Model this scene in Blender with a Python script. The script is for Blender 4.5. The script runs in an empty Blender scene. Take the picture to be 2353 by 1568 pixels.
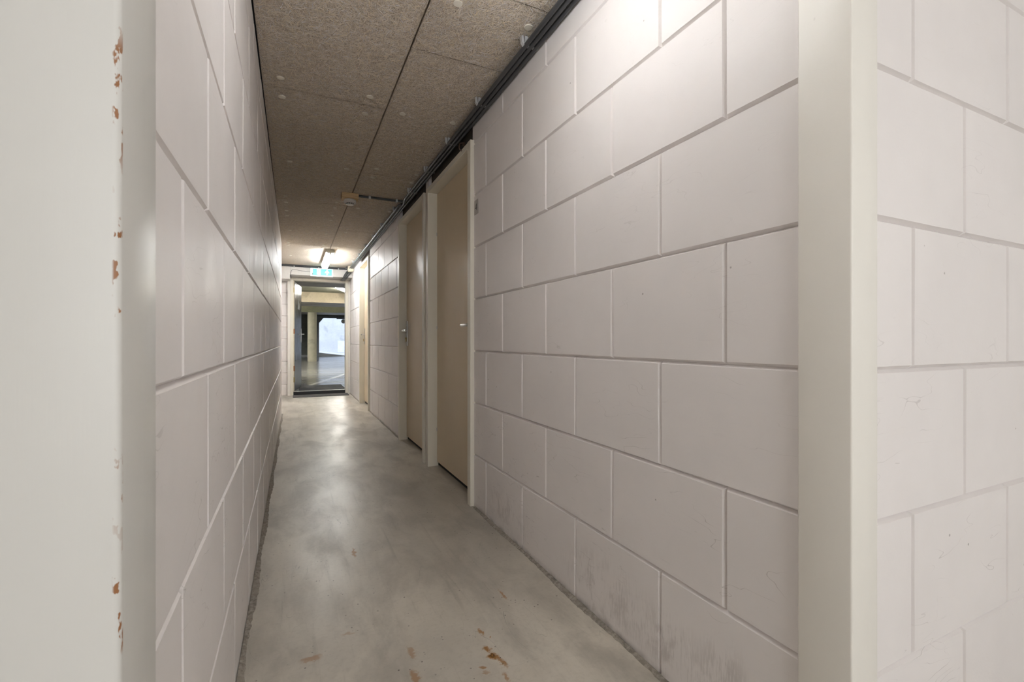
import bpy, bmesh, math, random
import numpy as np
from mathutils import Vector, Matrix
random.seed(7)
sc = bpy.context.scene
C = sc.collection
PI = math.pi

# ------------------------------------------------------------------ node helpers
class NT:
    def __init__(s, name, world=False):
        s.m = bpy.data.materials.new(name); s.m.use_nodes = True
        s.t = s.m.node_tree; s.t.nodes.clear()
        s.out = s.t.nodes.new('ShaderNodeOutputMaterial')
    def n(s, typ, **kw):
        x = s.t.nodes.new(typ)
        for k, v in kw.items(): setattr(x, k, v)
        return x
    def put(s, sock, v):
        if v is None: return
        if hasattr(v, 'node') or isinstance(v, bpy.types.NodeSocket): s.t.links.new(v, sock)
        elif isinstance(v, (tuple, list)):
            sock.default_value = tuple(v) if len(v) == len(sock.default_value) else tuple(v) + (1,)
        else: sock.default_value = v
    def pos(s):
        return s.n('ShaderNodeNewGeometry').outputs['Position']
    def math(s, op, a, b=None, c=None, clamp=False):
        x = s.n('ShaderNodeMath', operation=op, use_clamp=clamp)
        s.put(x.inputs[0], a)
        if b is not None: s.put(x.inputs[1], b)
        if c is not None: s.put(x.inputs[2], c)
        return x.outputs[0]
    def vscale(s, v, sc_, rot=(0, 0, 0), loc=(0, 0, 0)):
        x = s.n('ShaderNodeMapping'); s.put(x.inputs[0], v)
        x.inputs['Scale'].default_value = sc_; x.inputs['Rotation'].default_value = rot; x.inputs['Location'].default_value = loc
        return x.outputs[0]
    def noise(s, v, scale, detail=3, rough=.5, dist=0, col=False):
        x = s.n('ShaderNodeTexNoise'); s.put(x.inputs['Vector'], v)
        x.inputs['Scale'].default_value = scale; x.inputs['Detail'].default_value = detail
        x.inputs['Roughness'].default_value = rough; x.inputs['Distortion'].default_value = dist
        return x.outputs['Color' if col else 'Fac']
    def voro(s, v, scale, feature='F1', out='Distance'):
        x = s.n('ShaderNodeTexVoronoi', feature=feature); s.put(x.inputs['Vector'], v)
        x.inputs['Scale'].default_value = scale
        return x.outputs[out]
    def ramp(s, f, a, b, smooth=True, lo=0., hi=1.):
        x = s.n('ShaderNodeMapRange'); x.interpolation_type = 'SMOOTHSTEP' if smooth else 'LINEAR'
        s.put(x.inputs[0], f); x.inputs[1].default_value = a; x.inputs[2].default_value = b
        x.inputs[3].default_value = lo; x.inputs[4].default_value = hi
        return x.outputs[0]
    def mix(s, f, a, b, blend='MIX'):
        x = s.n('ShaderNodeMix', data_type='RGBA', blend_type=blend)
        s.put(x.inputs[0], f); s.put(x.inputs[6], a); s.put(x.inputs[7], b)
        return x.outputs[2]
    def xyz(s, v):
        x = s.n('ShaderNodeSeparateXYZ'); s.put(x.inputs[0], v); return x.outputs
    def dist(s, v, p, sc_=(1, 1, 1)):
        x = s.n('ShaderNodeVectorMath', operation='SUBTRACT'); s.put(x.inputs[0], v); x.inputs[1].default_value = p
        y = s.n('ShaderNodeVectorMath', operation='MULTIPLY'); s.put(y.inputs[0], x.outputs[0]); y.inputs[1].default_value = sc_
        z = s.n('ShaderNodeVectorMath', operation='LENGTH'); s.put(z.inputs[0], y.outputs[0])
        return z.outputs['Value']
    def bump(s, h, strength=.3, dist=.002, normal=None):
        x = s.n('ShaderNodeBump'); x.inputs['Strength'].default_value = strength; x.inputs['Distance'].default_value = dist
        s.put(x.inputs['Height'], h)
        if normal is not None: s.put(x.inputs['Normal'], normal)
        return x.outputs[0]
    def bsdf(s, col, rough=.5, metal=0., bump=None, spec=.5, coat=0., emit=None, estr=0.):
        x = s.n('ShaderNodeBsdfPrincipled')
        s.put(x.inputs['Base Color'], col); s.put(x.inputs['Roughness'], rough); s.put(x.inputs['Metallic'], metal)
        x.inputs['Specular IOR Level'].default_value = spec
        x.inputs['Coat Weight'].default_value = coat
        if bump is not None: s.put(x.inputs['Normal'], bump)
        if emit is not None:
            s.put(x.inputs['Emission Color'], emit); x.inputs['Emission Strength'].default_value = estr
        s.t.links.new(x.outputs[0], s.out.inputs[0])
        return s.m

# ------------------------------------------------------------------ materials
def paint_block(name, base, scuff=True):
    m = NT(name); P = m.pos()
    n1 = m.noise(P, 1.7, 4, .6); n2 = m.noise(P, 9, 5, .65); n3 = m.noise(P, 160, 3, .6)
    dk = tuple(c * .93 for c in base)
    col = m.mix(m.ramp(n1, .3, .7), dk, base)
    col = m.mix(m.math('MULTIPLY', m.ramp(n2, .55, .8), .25), col, (base[0]*1.0, base[1]*.96, base[2]*.92))
    z = m.xyz(P)[2]
    # faint grey scrape marks, commoner low down
    low = m.ramp(z, .65, .02)
    st = m.noise(m.vscale(P, (7, 7, 60), rot=(.75, 0, 0)), 2.2, 3, .6, .6)
    st2 = m.noise(m.vscale(P, (9, 60, 6), rot=(-.5, 0, 0)), 1.6, 4, .6, .8)
    stm = m.math('MAXIMUM', m.ramp(st, .64, .74), m.ramp(st2, .66, .76))
    patch = m.ramp(m.noise(P, 2.6, 2), .46, .62)
    smk = m.math('MULTIPLY', m.math('MULTIPLY', stm, patch), m.math('MULTIPLY_ADD', low, .42, .03))
    col = m.mix(smk, col, (.19, .165, .15))
    # smeared tyre-like marks low on the right-hand wall
    for (py, pz, ry, rz) in ((1.28, .10, .32, .16), (.98, .10, .16, .12), (.80, .13, .10, .13), (2.1, .12, .3, .12)):
        d = m.dist(P, (.95, py, pz), (1, 1 / ry, 1 / rz))
        tread = m.math('ADD', m.math('MULTIPLY', m.noise(m.vscale(P, (1, 90, 9), rot=(.6, 0, 0)), 2.4, 3, .6, .2), .45), m.math('MULTIPLY', m.noise(P, 13, 4, .6, .4), .55))
        mk = m.math('MULTIPLY', m.ramp(d, 1.1, .2), m.ramp(tread, .44, .60))
        col = m.mix(m.math('MULTIPLY', mk, .30), col, (.22, .185, .165))
    dirt = m.math('MULTIPLY', m.ramp(z, .03, 0.0), m.ramp(m.noise(P, 14, 4), .3, .7))
    col = m.mix(m.math('MULTIPLY', dirt, .6), col, (.12, .10, .08))
    for (rx, sd) in ((.9, 0), (-1.15, 7)):
        q = m.noise(m.vscale(P, (3, 3, 11), rot=(rx, 0, 0), loc=(sd, sd, sd)), 1.5, 2, .5, .3)
        hair = m.ramp(m.math('ABSOLUTE', m.math('ADD', q, -.5)), .0035, .001)
        hm = m.math('MULTIPLY', hair, m.ramp(m.noise(m.vscale(P, (1, 1, 1), loc=(sd, 2, sd)), 3.4, 2), .56, .63))
        col = m.mix(m.math('MULTIPLY', hm, m.ramp(z, 1.6, .2, lo=.12, hi=.42)), col, (.25, .215, .195))
    spk = m.ramp(m.voro(P, 9), .035, .02)
    col = m.mix(m.math('MULTIPLY', spk, .55), col, (.12, .09, .07))
    h = m.math('ADD', m.math('MULTIPLY', n3, .6), m.math('MULTIPLY', n2, 1.2))
    pit = m.ramp(m.voro(P, 55), .16, .05)
    h = m.math('SUBTRACT', h, m.math('MULTIPLY', pit, m.ramp(m.noise(P, 6), .5, .7)))
    return m.bsdf(col, m.ramp(n2, .2, .8, lo=.40, hi=.52), bump=m.bump(h, .22, .0012), spec=.35)

def simple(name, col, rough=.5, metal=0., bs=0, bscale=80, var=.06, spec=.5, coat=0, emit=None, estr=0):
    m = NT(name); P = m.pos()
    n = m.noise(P, 4, 4)
    c = m.mix(m.ramp(n, .3, .7), tuple(x * (1 - var) for x in col), tuple(min(1, x * (1 + var)) for x in col))
    b = m.bump(m.noise(P, bscale, 3), bs, .001) if bs else None
    return m.bsdf(c, rough, metal, b, spec, coat, emit, estr)

WALLC = (.785, .748, .735)
M = {}
M['block'] = paint_block('painted_block', WALLC)
M['gap'] = simple('painted_gap_shade', (.02, .017, .014), .9)  # near-black colour painted in for the shade inside gaps
M['rough_gap'] = simple('brown_board', (.055, .042, .032), .95, bs=.8, bscale=60, var=.4)

def frame_paint(name, base, rough=.33, wear=False, xedge=None):
    m = NT(name); P = m.pos()
    n = m.noise(P, 3, 3); g = m.noise(m.vscale(P, (60, 60, 4)), 3, 3)
    col = m.mix(m.ramp(n, .3, .7), tuple(c * .975 for c in base), base)
    sp = m.math('MULTIPLY', m.ramp(m.voro(m.vscale(P, (1, 1, .6)), 9), .028, .018), m.ramp(m.noise(P, 5), .58, .66))
    col = m.mix(m.math('MULTIPLY', sp, .4), col, (.2, .18, .16))
    if wear:   # chipped paint showing brown timber along the front arris
        x, y, z = m.xyz(P)
        dx = m.math('ABSOLUTE', m.math('ADD', x, -wear[0])); dy = m.math('ABSOLUTE', m.math('ADD', y, -wear[1]))
        near = m.math('MULTIPLY', m.ramp(m.math('MAXIMUM', dx, dy), .006, .004), m.ramp(m.noise(m.vscale(P, (1, 1, 6)), 1.3, 2), .45, .55))
        ch = m.ramp(m.noise(m.vscale(P, (60, 60, 26)), 2.0, 3, .6), .56, .60)
        col = m.mix(m.math('MULTIPLY', near, ch), col, (.30, .13, .05))
    h = m.math('ADD', g, m.math('MULTIPLY', m.noise(P, 45, 3), .8))
    return m.bsdf(col, m.ramp(m.noise(m.vscale(P, (40, 40, 3)), 1, 3), .2, .8, lo=rough - .03, hi=rough + .05), bump=m.bump(h, .12, .001))
M['frame_l'] = frame_paint('worn_white_frame', (.66, .65, .62), .37, (-.13, .49))
M['frame_r'] = frame_paint('white_frame', (.78, .755, .70), .38)
M['frame'] = frame_paint('cream_frame', (.75, .72, .63), .37)
M['leaf'] = frame_paint('beige_door', (.68, .565, .40), .36)
M['exit_leaf'] = frame_paint('grey_gloss_door', (.15, .155, .16), .24)
M['kick'] = simple('grey_kick_plate', (.21, .23, .25), .3, .5, bs=.2)
M['steel'] = simple('brushed_steel', (.62, .62, .60), .28, 1.)
M['brass'] = simple('worn_brass', (.42, .33, .16), .4, .9)
M['rustmetal'] = simple('rusty_orange', (.36, .15, .06), .6, .3)
M['conduit'] = simple('dark_grey_pvc', (.060, .062, .066), .30, var=.12)
M['clip'] = simple('grey_white_clip', (.55, .56, .57), .4)
M['hook'] = simple('brown_metal', (.10, .06, .04), .5, .4)
M['cable'] = simple('grey_cable', (.22, .22, .22), .5)
M['cap'] = simple('off_white_washer', (.80, .76, .66), .55, bs=.3, bscale=150)
M['white'] = simple('white_plastic', (.66, .64, .62), .38)
M['black'] = simple('black_slot', (.012, .012, .012), .6)
M['cream_plastic'] = simple('cream_plastic', (.66, .60, .46), .5)
M['tube'] = simple('lamp_diffuser', (.9, .9, .9), .4, emit=(.97, .99, 1), estr=20)
M['added_tube'] = simple('added_lamp_diffuser', (.9, .9, .9), .4, emit=(.97, .985, 1), estr=8.2)  # glow of the added lamp over the near corridor
M['gtube'] = simple('garage_tube', (.9, .9, .9), .4, emit=(1, .98, .90), estr=62)
M['lampend'] = simple('lamp_end_cap', (.60, .58, .50), .5)
M['alu'] = simple('aluminium', (.7, .7, .66), .3, 1.)
M['rubber'] = simple('black_rubber', (.018, .019, .021), .7, bs=.6, bscale=200)
def mat_mat(name, c):
    m = NT(name); P = m.pos()
    n = m.noise(P, 90, 3, .7); n2 = m.noise(P, 6, 3)
    col = m.mix(m.ramp(n, .45, .75), c, tuple(x * 2.6 for x in c))
    col = m.mix(m.math('MULTIPLY', m.ramp(n2, .4, .7), .4), col, (.16, .14, .12))
    return m.bsdf(col, .9, bump=m.bump(n, .25, .0015))
M['mat'] = mat_mat('scraper_mat', (.075, .073, .072))
M['mat2'] = mat_mat('black_doormat', (.026, .029, .034))
def timber():
    m = NT('pale_pine'); P = m.pos()
    g = m.noise(m.vscale(P, (3, 60, 60)), 2.5, 4, .6, .6)
    return m.bsdf(m.mix(m.ramp(g, .35, .7), (.66, .48, .27), (.50, .34, .17)), .6, bump=m.bump(g, .3, .001))
M['timber'] = timber()

def floor_mat():
    m = NT('worn_concrete_floor'); P = m.pos()
    P2 = m.vscale(P, (1.0, .45, 1))
    a = m.noise(P2, 1.3, 5, .6, .3); b = m.noise(P2, 5.5, 6, .62, .4); c = m.noise(P, 60, 4, .7); b2 = m.noise(P, 2.6, 4, .6)
    x, y, z = m.xyz(P)
    col = m.mix(m.ramp(a, .32, .68), (.42, .39, .34), (.63, .585, .505))
    col = m.mix(m.math('MULTIPLY', m.ramp(b, .40, .68), .60), col, (.31, .286, .248))
    col = m.mix(m.math('MULTIPLY', m.ramp(b2, .55, .75), .35), col, (.52, .465, .38))
    col = m.mix(m.math('MULTIPLY', m.ramp(c, .45, .75), .18), col, (.22, .19, .16))
    # long scuffs along the walking line
    s1 = m.noise(m.vscale(P, (26, 1.6, 1), rot=(0, 0, .18)), 1.2, 4, .6, .5)
    col = m.mix(m.math('MULTIPLY', m.ramp(s1, .55, .75), .28), col, (.22, .20, .17))
    ln = m.noise(m.vscale(P, (4, 1.4, 1), rot=(0, 0, -.5)), 2.2, 2, .5, .9)
    lnm = m.math('MULTIPLY', m.ramp(m.math('ABSOLUTE', m.math('ADD', ln, -.5)), .004, .001), m.ramp(m.noise(P, 2.2), .5, .62))
    col = m.mix(m.math('MULTIPLY', lnm, .4), col, (.10, .09, .08))
    # fine black pock marks and pale flecks
    v = m.voro(P, 34); cl = m.ramp(m.noise(P, 3.2, 3, .6), .46, .62)
    col = m.mix(m.math('MULTIPLY', m.math('MULTIPLY', m.ramp(v, .12, .075), cl), .85), col, (.045, .035, .03))
    v2 = m.voro(m.vscale(P, (1, 1, 1), loc=(3.3, 1.7, 0)), 9)
    col = m.mix(m.math('MULTIPLY', m.ramp(v2, .035, .02), .6), col, (.55, .50, .42))
    v3 = m.voro(m.vscale(P, (1, .7, 1), loc=(5.3, .7, 0)), 6)
    col = m.mix(m.math('MULTIPLY', m.ramp(v3, .10, .05), m.ramp(m.noise(P, 4), .5, .7, hi=.35)), col, (.30, .265, .215))
    # rust stains
    dn = m.n('ShaderNodeVectorMath', operation='MULTIPLY_ADD')
    m.put(dn.inputs[0], m.noise(P, 36, 4, .65, col=True)); dn.inputs[1].default_value = (.046, .046, 0); m.put(dn.inputs[2], P)
    off = m.n('ShaderNodeVectorMath', operation='SUBTRACT'); m.put(off.inputs[0], dn.outputs[0]); off.inputs[1].default_value = (.023, .023, 0)
    W = off.outputs[0]
    for (X, Y, rx, ry, k) in ((.549, 1.295, .018, .015, .95), (.546, 1.335, .010, .020, .8), (.564, 1.265, .007, .03, .7),
                              (.500, 1.265, .010, .008, .65), (.505, 1.24, .012, .007, .4), (.715, 1.60, .006, .035, .65), (.560, 1.425, .005, .02, .7),
                              (.572, 1.385, .004, .006, .7), (.249, 2.203, .008, .05, .65), (.314, 1.314, .012, .03, .55), (.33, 1.42, .006, .03, .45),
                              (.05, 1.52, .03, .012, .5), (.16, 1.60, .02, .008, .35), (.80, 8.15, .02, .02, .5), (.80, 7.7, .04, .3, .16), (.55, 1.20, .006, .025, .55)):
        d = m.dist(W, (X, Y, 0), (1 / rx, 1 / ry, 0))
        col = m.mix(m.math('MULTIPLY', m.ramp(d, 1.35, .55), min(1, k * 1.15)), col, (.31, .14, .025))
    d = m.dist(W, (.551, 1.297, 0), (1 / .010, 1 / .008, 0))
    col = m.mix(m.math('MULTIPLY', m.math('MULTIPLY', m.ramp(d, 1.3, .8), m.ramp(d, .2, .6)), .8), col, (.07, .028, .01))
    rough = m.ramp(b, .3, .75, lo=.32, hi=.46)
    h = m.math('ADD', m.math('MULTIPLY', c, .35), m.math('MULTIPLY', b, .8))
    return m.bsdf(col, rough, bump=m.bump(h, .10, .002), spec=.5)
M['floor'] = floor_mat()
def fillet():
    m = NT('dusty_mortar_edge'); P = m.pos()
    n = m.noise(P, 70, 4, .7); n2 = m.noise(P, 9, 4)
    col = m.mix(m.ramp(n, .35, .7), (.20, .18, .155), (.42, .38, .33))
    col = m.mix(m.math('MULTIPLY', m.ramp(n2, .42, .65), .6), col, (.33, .30, .25))
    return m.bsdf(col, .95, bump=m.bump(n, 1, .004))
M['fillet'] = fillet()

def woodwool():
    m = NT('wood_wool_board'); P = m.pos()
    tot = None
    cols = []
    for i, (s_, w) in enumerate(((42, .035), (60, .045), (75, .05), (52, .04))):
        v = m.vscale(P, (1, 1, 1), rot=(0, 0, i * 1.1), loc=(i * 3.1, i * 5.7, 0))
        n = m.noise(v, s_, 1, .5, .6)
        k = m.ramp(m.math('ABSOLUTE', m.math('ADD', n, -.5)), w, w * .35)
        cols.append(k); tot = k if tot is None else m.math('MAXIMUM', tot, k)
    fine = m.noise(P, 140, 3, .7)
    big = m.noise(P, 2.0, 4, .6)
    base = m.mix(m.ramp(fine, .35, .65), (.40, .33, .26), (.74, .65, .55))
    col = m.mix(m.math('MULTIPLY', tot, .62), base, (.74, .66, .54))
    col = m.mix(m.math('MULTIPLY', cols[1], .25), col, (.72, .69, .68))
    col = m.mix(m.math('MULTIPLY', m.ramp(big, .4, .7), .20), col, (.58, .49, .39))
    h = m.math('ADD', tot, fine)
    return m.bsdf(col, .9, bump=m.bump(h, .9, .004), spec=.2)
M['ww'] = woodwool()
def fibre():
    m = NT('wood_wool_fibre')
    a = m.n('ShaderNodeAttribute'); a.attribute_name = 'tint'
    return m.bsdf(a.outputs['Color'], .75, spec=.25)
M['fibre'] = fibre()

def concrete(name, a, b, rough=.8, bs=.5, s_=3, dark=.3):
    m = NT(name); P = m.pos()
    n = m.noise(P, s_, 5, .65); n2 = m.noise(P, s_ * 9, 4, .7)
    col = m.mix(m.ramp(n, .3, .7), a, b)
    col = m.mix(m.math('MULTIPLY', m.ramp(n2, .5, .75), dark), col, tuple(x * .45 for x in a))
    sp = m.math('MULTIPLY', m.ramp(m.noise(P, s_ * .7, 3, .5, 1), .62, .68), .35)
    col = m.mix(sp, col, tuple(x * .5 for x in a))
    return m.bsdf(col, rough, bump=m.bump(n2, bs, .004))
M['beam'] = concrete('painted_concrete_beam', (.56, .54, .51), (.62, .60, .57), .5, .6, 3, .12)
M['g_beam'] = concrete('buff_concrete_beam', (.42, .35, .25), (.52, .44, .32), .9, 1, 2, .35)
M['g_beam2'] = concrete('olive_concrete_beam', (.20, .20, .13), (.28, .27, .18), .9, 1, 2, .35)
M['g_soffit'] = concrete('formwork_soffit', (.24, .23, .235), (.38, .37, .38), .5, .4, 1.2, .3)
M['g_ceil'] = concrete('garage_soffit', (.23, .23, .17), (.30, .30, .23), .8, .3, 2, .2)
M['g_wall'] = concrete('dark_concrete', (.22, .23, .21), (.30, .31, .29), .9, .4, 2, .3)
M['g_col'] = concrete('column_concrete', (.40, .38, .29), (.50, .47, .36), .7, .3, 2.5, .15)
M['ext'] = concrete('pale_exterior_concrete', (.66, .67, .70), (.78, .79, .82), .8, .3, .8, .18)
M['ext2'] = simple('white_patch', (.86, .88, .93), .7)
def garage_floor():
    m = NT('garage_floor'); P = m.pos()
    x, y, z = m.xyz(P)
    n = m.noise(m.vscale(P, (.35, 2.2, 1)), 1.6, 5, .65, .5); n2 = m.noise(P, 30, 3)
    col = m.mix(m.ramp(n, .35, .65), (.15, .145, .13), (.27, .26, .24))
    col = m.mix(m.math('MULTIPLY', m.ramp(n2, .5, .7), .2), col, (.10, .10, .09))
    # painted bay line: from (.30,10.3) to (1.30,13.46)
    L = m.math('SUBTRACT', m.math('MULTIPLY', m.math('ADD', x, -.30), 3.16), m.math('ADD', y, -10.3))
    L = m.math('ABSOLUTE', m.math('DIVIDE', L, 3.314))
    col = m.mix(m.ramp(L, .062, .055), col, (.62, .61, .57))
    return m.bsdf(col, m.ramp(n, .3, .7, lo=.16, hi=.26), bump=m.bump(n2, .1, .002))
M['g_floor'] = garage_floor()
M['sign_green'] = simple('sign_lit_panel', (.1, .6, .6), .4, emit=(.06, .60, .66), estr=.62, var=.01)
M['sign_white'] = simple('sign_lit_white', (.9, .95, .95), .4, emit=(.85, 1, 1), estr=1.0, var=.01)
M['sign_house'] = simple('sign_housing', (.8, .85, .88), .4, emit=(.75, .95, 1), estr=.25, var=.01)
M['plate'] = simple('engraved_plate', (.40, .375, .35), .35)
M['ink'] = simple('dark_ink', (.03, .03, .03), .5)
M['paper'] = simple('torn_white_sticker', (.75, .75, .75), .6)
M['mirror'] = simple('convex_mirror', (.85, .87, .9), .05, 1.)
M['g_steel'] = simple('grey_gate_steel', (.30, .32, .36), .45, .6)
M['room'] = simple('plain_white_wall', (.62, .59, .55), .6, bs=.2)

# ------------------------------------------------------------------ geometry helpers
def bx(bm, x0, x1, y0, y1, z0, z1, bevel=0, seg=2):
    r = bmesh.ops.create_cube(bm, size=1)
    vs = r['verts']
    for v in vs:
        v.co = Vector(((x0 + x1) / 2 + v.co.x * (x1 - x0), (y0 + y1) / 2 + v.co.y * (y1 - y0), (z0 + z1) / 2 + v.co.z * (z1 - z0)))
    if bevel:
        es = set(e for v in vs for e in v.link_edges)
        bmesh.ops.bevel(bm, geom=list(es), offset=bevel, segments=seg, affect='EDGES', profile=.5)
def cyl(bm, p0, p1, r0, r1=None, n=20, caps=True):
    p0, p1 = Vector(p0), Vector(p1); r1 = r0 if r1 is None else r1
    d = p1 - p0
    q = d.to_track_quat('Z', 'Y').to_matrix().to_4x4()
    bmesh.ops.create_cone(bm, cap_ends=caps, segments=n, radius1=r0, radius2=r1, depth=d.length, matrix=Matrix.Translation((p0 + p1) / 2) @ q)
def tube(bm, pts, r, n=12, rounds=0, smooth_r=.03):
    """tube along a polyline with rounded corners"""
    P = [Vector(p) for p in pts]
    Q = [P[0]]
    for i in range(1, len(P) - 1):
        a, b, c = P[i - 1], P[i], P[i + 1]
        k = min(smooth_r, (a - b).length * .45, (c - b).length * .45)
        s, e = b + (a - b).normalized() * k, b + (c - b).normalized() * k
        for j in range(6):
            t = j / 5; Q.append(s * (1 - t) ** 2 + b * 2 * t * (1 - t) + e * t * t)
    Q.append(P[-1])
    rings = []
    up = Vector((0, 0, 1)); prev = None
    for i, p in enumerate(Q):
        d = (Q[min(i + 1, len(Q) - 1)] - Q[max(i - 1, 0)]).normalized()
        if prev is None:
            s = d.cross(up)
            if s.length < .05: s = d.cross(Vector((1, 0, 0)))
            s.normalize()
        else:
            s = (prev - d * prev.dot(d)).normalized()
        prev = s; u = s.cross(d)
        rings.append([bm.verts.new(p + (s * math.cos(2 * PI * j / n) + u * math.sin(2 * PI * j / n)) * r) for j in range(n)])
    for a, b in zip(rings, rings[1:]):
        for j in range(n): bm.faces.new((a[j], a[(j + 1) % n], b[(j + 1) % n], b[j]))
    bm.faces.new(rings[0][::-1]); bm.faces.new(rings[-1])
def prism(bm, poly, axis, a0, a1):
    """extrude a 2-D polygon along an axis ('x','y','z')"""
    def mk(p, a):
        return {'x': (a, p[0], p[1]), 'y': (p[0], a, p[1]), 'z': (p[0], p[1], a)}[axis]
    A = [bm.verts.new(mk(p, a0)) for p in poly]; B = [bm.verts.new(mk(p, a1)) for p in poly]
    bm.faces.new(A); bm.faces.new(B[::-1])
    n = len(poly)
    for i in range(n): bm.faces.new((A[i], B[i], B[(i + 1) % n], A[(i + 1) % n]))

WLOC = {}
def wl(o):
    return WLOC.get(o.name, Vector((0, 0, 0))) if o else Vector((0, 0, 0))
def obj(name, bm, mat, parent=None, at=None, smooth=False, local=False):
    """one mesh object; vertices are given in world space, stored relative to the parent (or to 'at')"""
    base = wl(parent) if parent else (Vector(at) if at else Vector((0, 0, 0)))
    bmesh.ops.recalc_face_normals(bm, faces=bm.faces)
    if not local: bmesh.ops.translate(bm, verts=bm.verts, vec=-base)
    me = bpy.data.meshes.new(name); bm.to_mesh(me); bm.free()
    me.materials.append(M[mat])
    if smooth:
        me.polygons.foreach_set('use_smooth', [True] * len(me.polygons))
        me.set_sharp_from_angle(angle=math.radians(40))
    o = bpy.data.objects.new(name, me); C.objects.link(o)
    if parent: o.parent = parent
    else: o.location = base
    WLOC[o.name] = base
    return o
def tag(o, label, cat, group=None, kind=None):
    o['label'] = label; o['category'] = cat
    if group: o['group'] = group
    if kind: o['kind'] = kind
    return o
def empty(name, loc, label, cat, group=None, kind=None):
    o = bpy.data.objects.new(name, None); C.objects.link(o); o.location = loc; o.empty_display_size = .1
    WLOC[o.name] = Vector(loc)
    return tag(o, label, cat, group, kind)
def B(): return bmesh.new()

CZ = 2.243     # corridor ceiling
XR = .95       # right wall
YF = 9.02      # end wall

# ------------------------------------------------------------------ block walls
def block_wall(bm, mp, u0, u1, z0, z1, joint, bl=.44, bh=.30, holes=(), ch=.0068, dp=.012, rnd=None):
    """bevelled blocks; mp(u, z, d) maps to 3-D with d = depth behind the face; joint(k) = joint phase for course k"""
    rnd = rnd or random.Random(3)
    k = int(math.floor(z0 / bh))
    while k * bh < z1 - 1e-6:
        a, b = max(z0, k * bh), min(z1, (k + 1) * bh)
        n = math.floor((u0 - joint(k)) / bl)
        while joint(k) + n * bl < u1 - 1e-6:
            p, q = joint(k) + n * bl, joint(k) + (n + 1) * bl
            segs = [(max(p, u0), min(q, u1))]
            for (h0, h1, hz) in holes:
                if a < hz - 1e-6:
                    new = []
                    for (s, e) in segs:
                        if h1 <= s or h0 >= e: new.append((s, e)); continue
                        if h0 > s: new.append((s, h0))
                        if h1 < e: new.append((h1, e))
                    segs = new
            for (s, e) in segs:
                if e - s < .004: continue
                j = [rnd.uniform(-.0008, .0008) for _ in range(4)]
                w = lambda: rnd.uniform(-.0010, .0010)
                cl = ch if abs(s - p) < 1e-6 else .0005
                cr = ch if abs(e - q) < 1e-6 else .0005
                cb = ch if (abs(a - k * bh) < 1e-6 and a > 1e-6) else .0005
                ct = ch if abs(b - (k + 1) * bh) < 1e-6 else .0005
                NS = 6; NZ = 4
                us = [s + (e - s) * i / NS for i in range(NS + 1)]
                zs = [a + (b - a) * i / NZ for i in range(NZ + 1)]
                # outer (deep) and inner (face) outlines, walked anticlockwise with slightly uneven arrises
                out, inn = [], []
                for i in range(NS): out.append((us[i], a)); inn.append((max(us[i], s + cl), a + cb + w() * .5))
                for i in range(NZ): out.append((e, zs[i])); inn.append((e - cr + w() * .4, max(zs[i], a + cb)))
                for i in range(NS, 0, -1): out.append((us[i], b)); inn.append((min(us[i], e - cr), b - ct + w() * .5))
                for i in range(NZ, 0, -1): out.append((s, zs[i])); inn.append((s + cl + w() * .4, min(zs[i], b - ct)))
                def dd(u, z):
                    fu = (u - s) / (e - s); fz = (z - a) / (b - a)
                    return (j[0] * (1 - fu) + j[1] * fu) * (1 - fz) + (j[2] * (1 - fu) + j[3] * fu) * fz
                O = [bm.verts.new(mp(u, z, dp)) for (u, z) in out]
                I = [bm.verts.new(mp(u, z, dd(u, z))) for (u, z) in inn]
                bm.faces.new(I)
                N = len(O)
                for i in range(N): bm.faces.new((O[i], O[(i + 1) % N], I[(i + 1) % N], I[i]))
            n += 1
        k += 1

# right-hand corridor wall
JR = lambda k: (.799 if k % 2 else 1.019)
holes_r = [(2.548, 3.514, CZ + .1), (3.600, 4.560, CZ + .1), (6.545, 7.500, CZ + .1)]
bm = B()
block_wall(bm, lambda u, z, d: (XR + d, u, z), .502, YF + .13, 0, CZ, JR, holes=holes_r)
# body of the wall behind the faces, split around the doors
bmr = bm
for (a, b) in ((.530, 2.548), (3.514, 3.600), (4.560, 6.545), (7.500, YF + .13)):
    bx(bmr, XR + .0121, XR + .085, a, b, 0, CZ)
for (a, b) in ((2.548, 3.514), (3.600, 4.560), (6.545, 7.500)):
    bx(bmr, XR + .072, XR + .085, a, b, 0, CZ)
wall_right = obj('wall_right', bm, 'block')
tag(wall_right, 'long painted block wall on the right of the corridor', 'wall', kind='structure')

# left-hand corridor wall (very slightly out of parallel)
def mpl(u, z, d):
    x = -.1455 + (u - .5) * (.0115 / 6.28)
    return (x - d, u, z)
bm = B()
JL = lambda k: (.815 if k % 2 else 1.035)
block_wall(bm, mpl, .502, 6.79, 0, CZ, JL, rnd=random.Random(5))
a0, a1 = mpl(.502, 0, .0121)[0], mpl(6.79, 0, .0121)[0]
vs = [(a0, .502), (a1, 6.79), (a1 - .1, 6.79), (a0 - .1, .502)]
prism(bm, vs, 'z', 0, CZ)
tag(obj('wall_left', bm, 'block'), 'long painted block wall on the left of the corridor', 'wall', kind='structure')

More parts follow.
